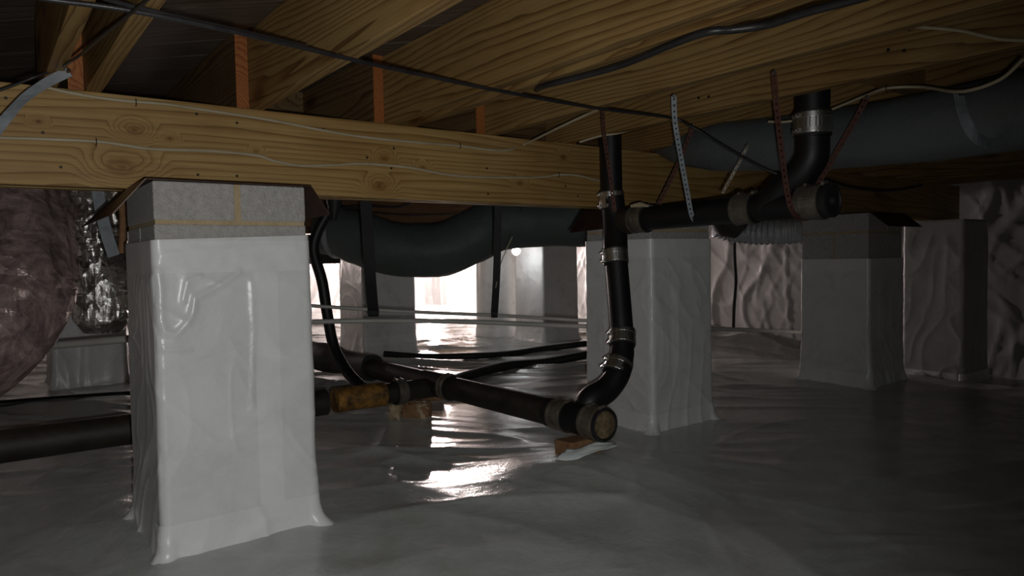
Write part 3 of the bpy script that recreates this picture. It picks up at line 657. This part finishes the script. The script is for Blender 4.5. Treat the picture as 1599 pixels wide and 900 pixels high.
# ------------------------------------------------------------------ ducts
def fold_fn(amp, f1, f2, sd=0): return lambda th, s, i: amp*float(ridge(np.array(s*f1+sd+.6*math.sin(th)),np.array(2.2*math.cos(th)+2.2*math.sin(th)*.7+s*f2),2.5))
sag = [at(506,362,d=5.12),at(530,362,d=5.08),at(560,371,d=5.03),at(600,385,d=5.0),at(645,391,d=5.0),at(695,388,d=5.0),at(740,368,d=5.02),at(780,350,d=5.05),at(850,344,d=5.1),at(920,344,d=5.15),at(1010,342,d=5.2)]
duct = thing('flexible_duct', sag[5], 'large dark grey flexible duct sagging under the girder across the bright opening', 'duct')
tube('duct_jacket', sag, [.16,.185]+[.187]*9, 'duct', duct, 40, 10, fn=fold_fn(.008,5,.8))
tube('duct_end_band',[sag[0]+(sag[1]-sag[0])*.75,sag[0]+(sag[1]-sag[0])*1.1],.192,'galv',duct,40,0,cap=False)
db = at(503,412,d=5.55); db2 = at(503,322,d=5.55)
tag(box('duct_box',(db.x-.16,db.y-.13,db.z),(db.x+.10,db.y+.13,ZB-.01),'plenum',bv=.01),'dark box end of the duct just right of the nearest pier','duct')
dr = [at(1030,232,d=3.28),at(1070,232,d=3.1),at(1130,229,d=2.9),at(1240,222,d=2.6),at(1330,214,d=2.36),at(1440,200,d=2.1),at(1599,172,d=1.8),at(1760,140,d=1.55),at(1950,100,d=1.32)]
d2 = thing('flexible_duct', dr[3], 'pale grey duct hung below the joists at the right side', 'duct')
tube('duct_jacket', dr, [.025,.075,.098,.10,.10,.10,.10,.10,.10], 'duct_light', d2, 40, 10, fn=fold_fn(.004,7,1.,5))
# small flexible corrugated duct under the upper pipe, by the wall
fx = [at(1118,352,d=5.2),at(1140,358,d=5.2),at(1175,362,d=5.1),at(1215,362,d=5.0),at(1252,360,d=4.95),at(1290,356,d=4.9)]
d3 = thing('flexible_duct', fx[2], 'small crumpled grey duct under the upper drain pipe, left of the right pier', 'duct')
tube('duct_jacket', fx, .085, 'galv', d3, 28, 24, fn=lambda th,s,i: .006*math.sin(s*170+.8*math.sin(th))+.006*float(vnoise(np.array(s*14.),np.array(th*2.))))
nose = tube('duct_end',[at(1113,340,d=5.0),at(1128,344,d=5.0),at(1148,346,d=5.0),at(1168,344,d=5.0)],[.05,.11,.12,.03],'plenum',d3,24,6)
tag(tube('hanging_wire',[at(1147,360,d=5.25),at(1147,400,d=5.3),at(1149,440,d=5.3),at(1146,480,d=5.3),at(1145,516,d=5.3)],.012,'web',None,8,4),'dark cord hanging down the wall between middle and right pier','cord')
# left: pinkish film covered duct elbow
pk = [at(30,205,d=3.05),at(24,290,d=2.75),at(16,390,d=2.6),at(-12,480,d=2.48),at(-110,545,d=2.33),at(-300,560,d=2.2)]
d4 = thing('insulated_duct', pk[2], 'big pinkish film wrapped duct bending down at the left edge', 'duct')
def pkfn(th, s, i): return .022*float(ridge(np.array(th*1.9+s*1.3),np.array(s*1.6+2),2.2))+.010*float(ridge(np.array(th*4.3+s*2.),np.array(s*4+7),3))-.012
tube('film_jacket', pk, [.165,.18,.215,.23,.23,.23], 'pinkfoil', d4, 120, 20, fn=pkfn)
# silver foil duct hanging beside it
fo = [at(150,262,d=3.1),at(152,300,d=3.2),at(155,360,d=3.2),at(160,410,d=3.2),at(161,460,d=3.2),at(161,500,d=3.2),at(161,520,d=3.2)]
d5 = thing('foil_duct', fo[4], 'bright silver foil wrapped duct hanging left of the nearest pier', 'duct')
def fofn(th, s, i): return .010*float(ridge(np.array(th*2.3+s*3.),np.array(s*5.),2.5))+.006*float(ridge(np.array(th*6.+s*3),np.array(s*14+7),3))
tube('foil_jacket', fo, [.095,.095,.098,.102,.105,.105,.07], 'foil', d5, 100, 16, fn=fofn)
tube('foil_branch', [at(170,410,d=3.2),at(200,425,d=3.1),at(240,430,d=3.15),at(290,430,d=3.3)], [.05,.072,.075,.075], 'foil', d5, 60, 10, fn=fofn)
tag(tube('hanging_post',[at(189,282,d=2.62),at(192,345,d=2.62),at(190,395,d=2.64)],.012,'brick',None,10),'brown stick behind the galvanised strap beside the foil duct','stick')

# ------------------------------------------------------------------ cables
def cable(pts, r, label, mat='cable', sm=8, cat='cable', seg=10): return tag(tube('cable', pts, r, mat, None, seg, sm), label, cat)
zc = ZT-.012
def zpt(L, z=zc): return [at(x,y,z=z) for x, y in L]
m1 = [(20,-14),(75,-1),(170,11),(260,27),(350,46),(450,69),(550,93),(650,115),(750,136),(850,155),(940,170),(1048,184)]
cable(zpt(m1,ZT-.012)+[at(1078,197,d=2.36),at(1110,216,d=2.34),at(1150,240,d=2.3),at(1190,262,d=2.26),at(1214,272,d=2.24)], .0052, 'long black cable crossing under all joists from top left down to the right pipe bend')
cable(zpt([(120,-18),(172,0),(230,15),(300,32),(352,43),(420,59),(480,73)],ZT-.006), .0045, 'short second black cable lying along the long one at top left')
cable(zpt([(250,-20),(225,4),(165,52),(130,82),(110,96)],ZT-.024)+[at(92,106,d=1.72),at(50,122,d=1.7),at(0,141,d=1.68),at(-40,150,d=1.66)], .0032, 'thin black cable curving down to the girder at top left')
cable([at(838,140,z=ZT+.02)]+zpt([(850,134),(950,108),(1000,90),(1040,73),(1100,51),(1150,46),(1200,38),(1260,19),(1340,-2),(1400,-20)],ZT-.013), .0085, 'thick black cable under the joists at top centre and right', seg=14)
gvf = GV-.0045
def vpt(L): return [at(x,y,v=gvf) for x, y in L]
def staple(p, d, n, parent=None):
    d = Vector(d).normalized(); n = Vector(n).normalized(); s = n.cross(d)
    P = [p-s*.010-n*.004,p-s*.008+n*.006,p+s*.008+n*.006,p+s*.010-n*.004]
    return tube('staple', P, .0014, 'staple', parent, 6)
nmA = cable(vpt([(70,136),(100,143),(150,152),(200,158),(260,163),(320,172),(400,184),(450,193),(500,203),(560,213),(624,220),(670,224),(718,228),(764,234),(795,234),(820,225)])+[at(865,203,d=2.62),at(905,184,d=2.5),at(932,172,d=2.42)], .0047, 'upper cream cable stapled along the girder face','nm')
for px, py in ((212,160),(718,228)): staple(at(px,py,v=gvf),(1,0,0),(0,-1,0),nmA)
nmB = cable(vpt([(-60,210),(0,215),(60,217),(150,221),(195,227),(240,233),(330,236),(400,243),(430,252),(470,259),(520,258),(570,256),(640,262),(700,273),(760,277),(840,277),(872,273),(900,274),(930,281),(960,290)]), .0047, 'lower cream cable stapled along the girder face','nm')
for px, py in ((150,221),(872,273)): staple(at(px,py,v=gvf),(1,0,0),(0,-1,0),nmB)
cable([at(905,222,d=2.75),at(935,213,d=2.75),at(970,207,d=2.72),at(1008,194,d=2.62)], .0043, 'short cream cable passing behind the left vertical pipe','nm')
nmC = cable([at(x,y,u=1.951) for x, y in ((1385,50),(1400,45),(1420,42),(1460,44),(1500,48),(1540,57),(1570,62),(1620,63),(1680,60))], .0043, 'cream cable curving over the joist face at upper right','nm')
staple(at(1420,42,u=1.951),(0,1,0),(-1,0,0),nmC)
nmD = cable([at(x,y,d=dd) for x, y, dd in ((1200,190,2.35),(1230,190,2.3),(1270,180,2.28),(1296,172,2.25),(1350,150,2.15),(1385,138,2.05),(1440,136,1.95),(1500,143,1.72),(1560,125,1.62),(1599,92,1.58))], .0043, 'cream cable looping behind the right riser above the grey duct','nm')
staple(at(1385,138,d=2.05),(0,1,0),(-1,0,0),nmD)
cable([at(500,330,d=4.4),at(560,322,d=4.4),at(620,324,d=4.4),at(650,314,d=4.4),at(680,306,d=4.4)], .006, 'thin black cable under the girder behind the wide black strap')
cable([at(540,328,d=4.5),at(600,334,d=4.5),at(650,336,d=4.5),at(720,334,d=4.5)], .004, 'thinner dark cable above the sagging duct')
cable([at(1270,275,d=2.9),at(1330,293,d=3.4),at(1390,298,d=3.8),at(1440,290,d=4.2)], .008, 'dark cable drooping along the girder above the right pier')
# dark lines lying on the ground sheet
def onfl(x, y, r):
    p = at(x,y,z=.02)
    p = at(x,y,z=FH(p.x,p.y)+r*.9); return p
cable([onfl(x,y,.024) for x, y in ((600,553),(660,557),(740,556),(800,552),(850,545),(915,537),(990,528))], .024, 'black line on the ground running to the middle pier, the farther one', 'rubber', 6, 'hose', 12)
cable([onfl(x,y,.028) for x, y in ((700,596),(735,585),(790,572),(850,566),(915,555),(990,540))], [.026,.03,.033,.027,.029,.026], 'black line on the ground beside the main drain, the nearer one', 'rubber', 6, 'hose', 12)
cable([onfl(x,y,.021) for x, y in ((-80,640),(0,632),(100,624),(198,617),(320,610))], .021, 'thin black pipe above the side drain at the left edge', 'abs', 6, 'pipe', 12)
tag(tube('foil_scrap',[at(985,322,d=2.72),at(1000,320,d=2.7),at(1012,322,d=2.66)],[.006,.012,.004],'nm',None,8,4),'small torn pale scrap on the upper pipe beside the left riser','scrap')

# ------------------------------------------------------------------ small things on the ground
def lump(name, c, size, rz, mat, label, cat, n=14, amp=.12, sd=0):
    V = []; F = []
    for i in range(n+1):
        for j in range(2*n):
            a = math.pi*i/n; b = math.pi*j/n; x, y, z = math.sin(a)*math.cos(b), math.sin(a)*math.sin(b), math.cos(a)
            m_ = max(abs(x),abs(y),abs(z)); q = .72/m_+.28; q *= 1+amp*(float(vnoise(np.array(b*2.2+sd),np.array(a*2.6+sd)))-.5)
            x, y, z = x*q*size[0]/2, y*q*size[1]/2, z*q*size[2]/2
            V.append((c[0]+x*math.cos(rz)-y*math.sin(rz), c[1]+x*math.sin(rz)+y*math.cos(rz), c[2]+size[2]/2+z))
    for i in range(n):
        for j in range(2*n): F.append((i*2*n+j,(i+1)*2*n+j,(i+1)*2*n+(j+1)%(2*n),i*2*n+(j+1)%(2*n)))
    return tag(mesh(name, V, F, mat, smooth=True, sharp=40), label, cat)
c = at(646,656,z=.0); c.z = FH(c.x,c.y)-.012; c = at(646,656,z=c.z)
tan = thing('masonry_chunk', c, 'small tan broken chunk lying on the sheet below the rusty pipe joint', 'block')
def lump_part(pt, off, size, rz, mat, sd):
    p = c+off; o = lump(pt, p, size, rz, mat, None, None, sd=sd, amp=.3); o.location = off+Vector((0,0,o.location.z-c.z)); o.location = Vector(o.location); 
    o.parent = tan; o.location = Vector(o.location)
    return o
ra = R0*1.0
for nm, k, sz, mt, sd in (('end_knob',-.065,(.06,.07,.075),'tan',3),('body',.03,(.13,.075,.078),'brick',8),('tan_crust',.055,(.07,.078,.08),'tan',13)):
    p = c+ra*k+Vector((0,.03,0)); o = lump(nm, p, sz, -YAW-.25, mt, None, None, sd=sd, amp=.3)
    wl = Vector(o.location); o.parent = tan; o.location = wl-Vector(tan.location)
wbp = at(672,630,z=0); wbp.z = FH(wbp.x,wbp.y)-.01
lump('wood_block', wbp, (.15,.09,.06), -.5, 'brick', 'pinkish brown block under the junction of the two ground drains', 'block', sd=5)
# support block and pale paper under the plugged end
pb = pm(capY+.10); 
sb = at(908,694,d=2.5)
tag(box('support_block',(sb.x-.075,sb.y-.03,FH(sb.x,sb.y)-.012),(sb.x+.075,sb.y+.06,pb.z-.0575),'brick',bv=.006,jit=.004),'brown block supporting the plugged drain end','block')
pp = [(873,712),(880,690),(905,692),(960,690),(962,703),(925,716),(895,722)]
ctr = at(915,708,z=.02); fp = FH(ctr.x,ctr.y); V = []; n_, m_ = 18, 10
for i in range(n_):
    for j in range(m_):
        s, t = i/(n_-1), j/(m_-1); a = at(868+96*s, 720-18*s+4*math.sin(s*5), d=2.37+.03*s); b_ = at(886+72*s, 702-12*s+2*math.sin(s*9), d=2.41+.03*s)
        p = a.lerp(b_, t); p.z += .008*float(vnoise(np.array(s*6.),np.array(t*4.))); V.append(p)
F = [(i*m_+j,(i+1)*m_+j,(i+1)*m_+j+1,i*m_+j+1) for i in range(n_-1) for j in range(m_-1)]
o = mesh('paper_flap', V, F, 'paper', smooth=True); o.modifiers.new('thick','SOLIDIFY').thickness = .002
tag(o,'pale crumpled paper flap leaning on the brown support block','paper')
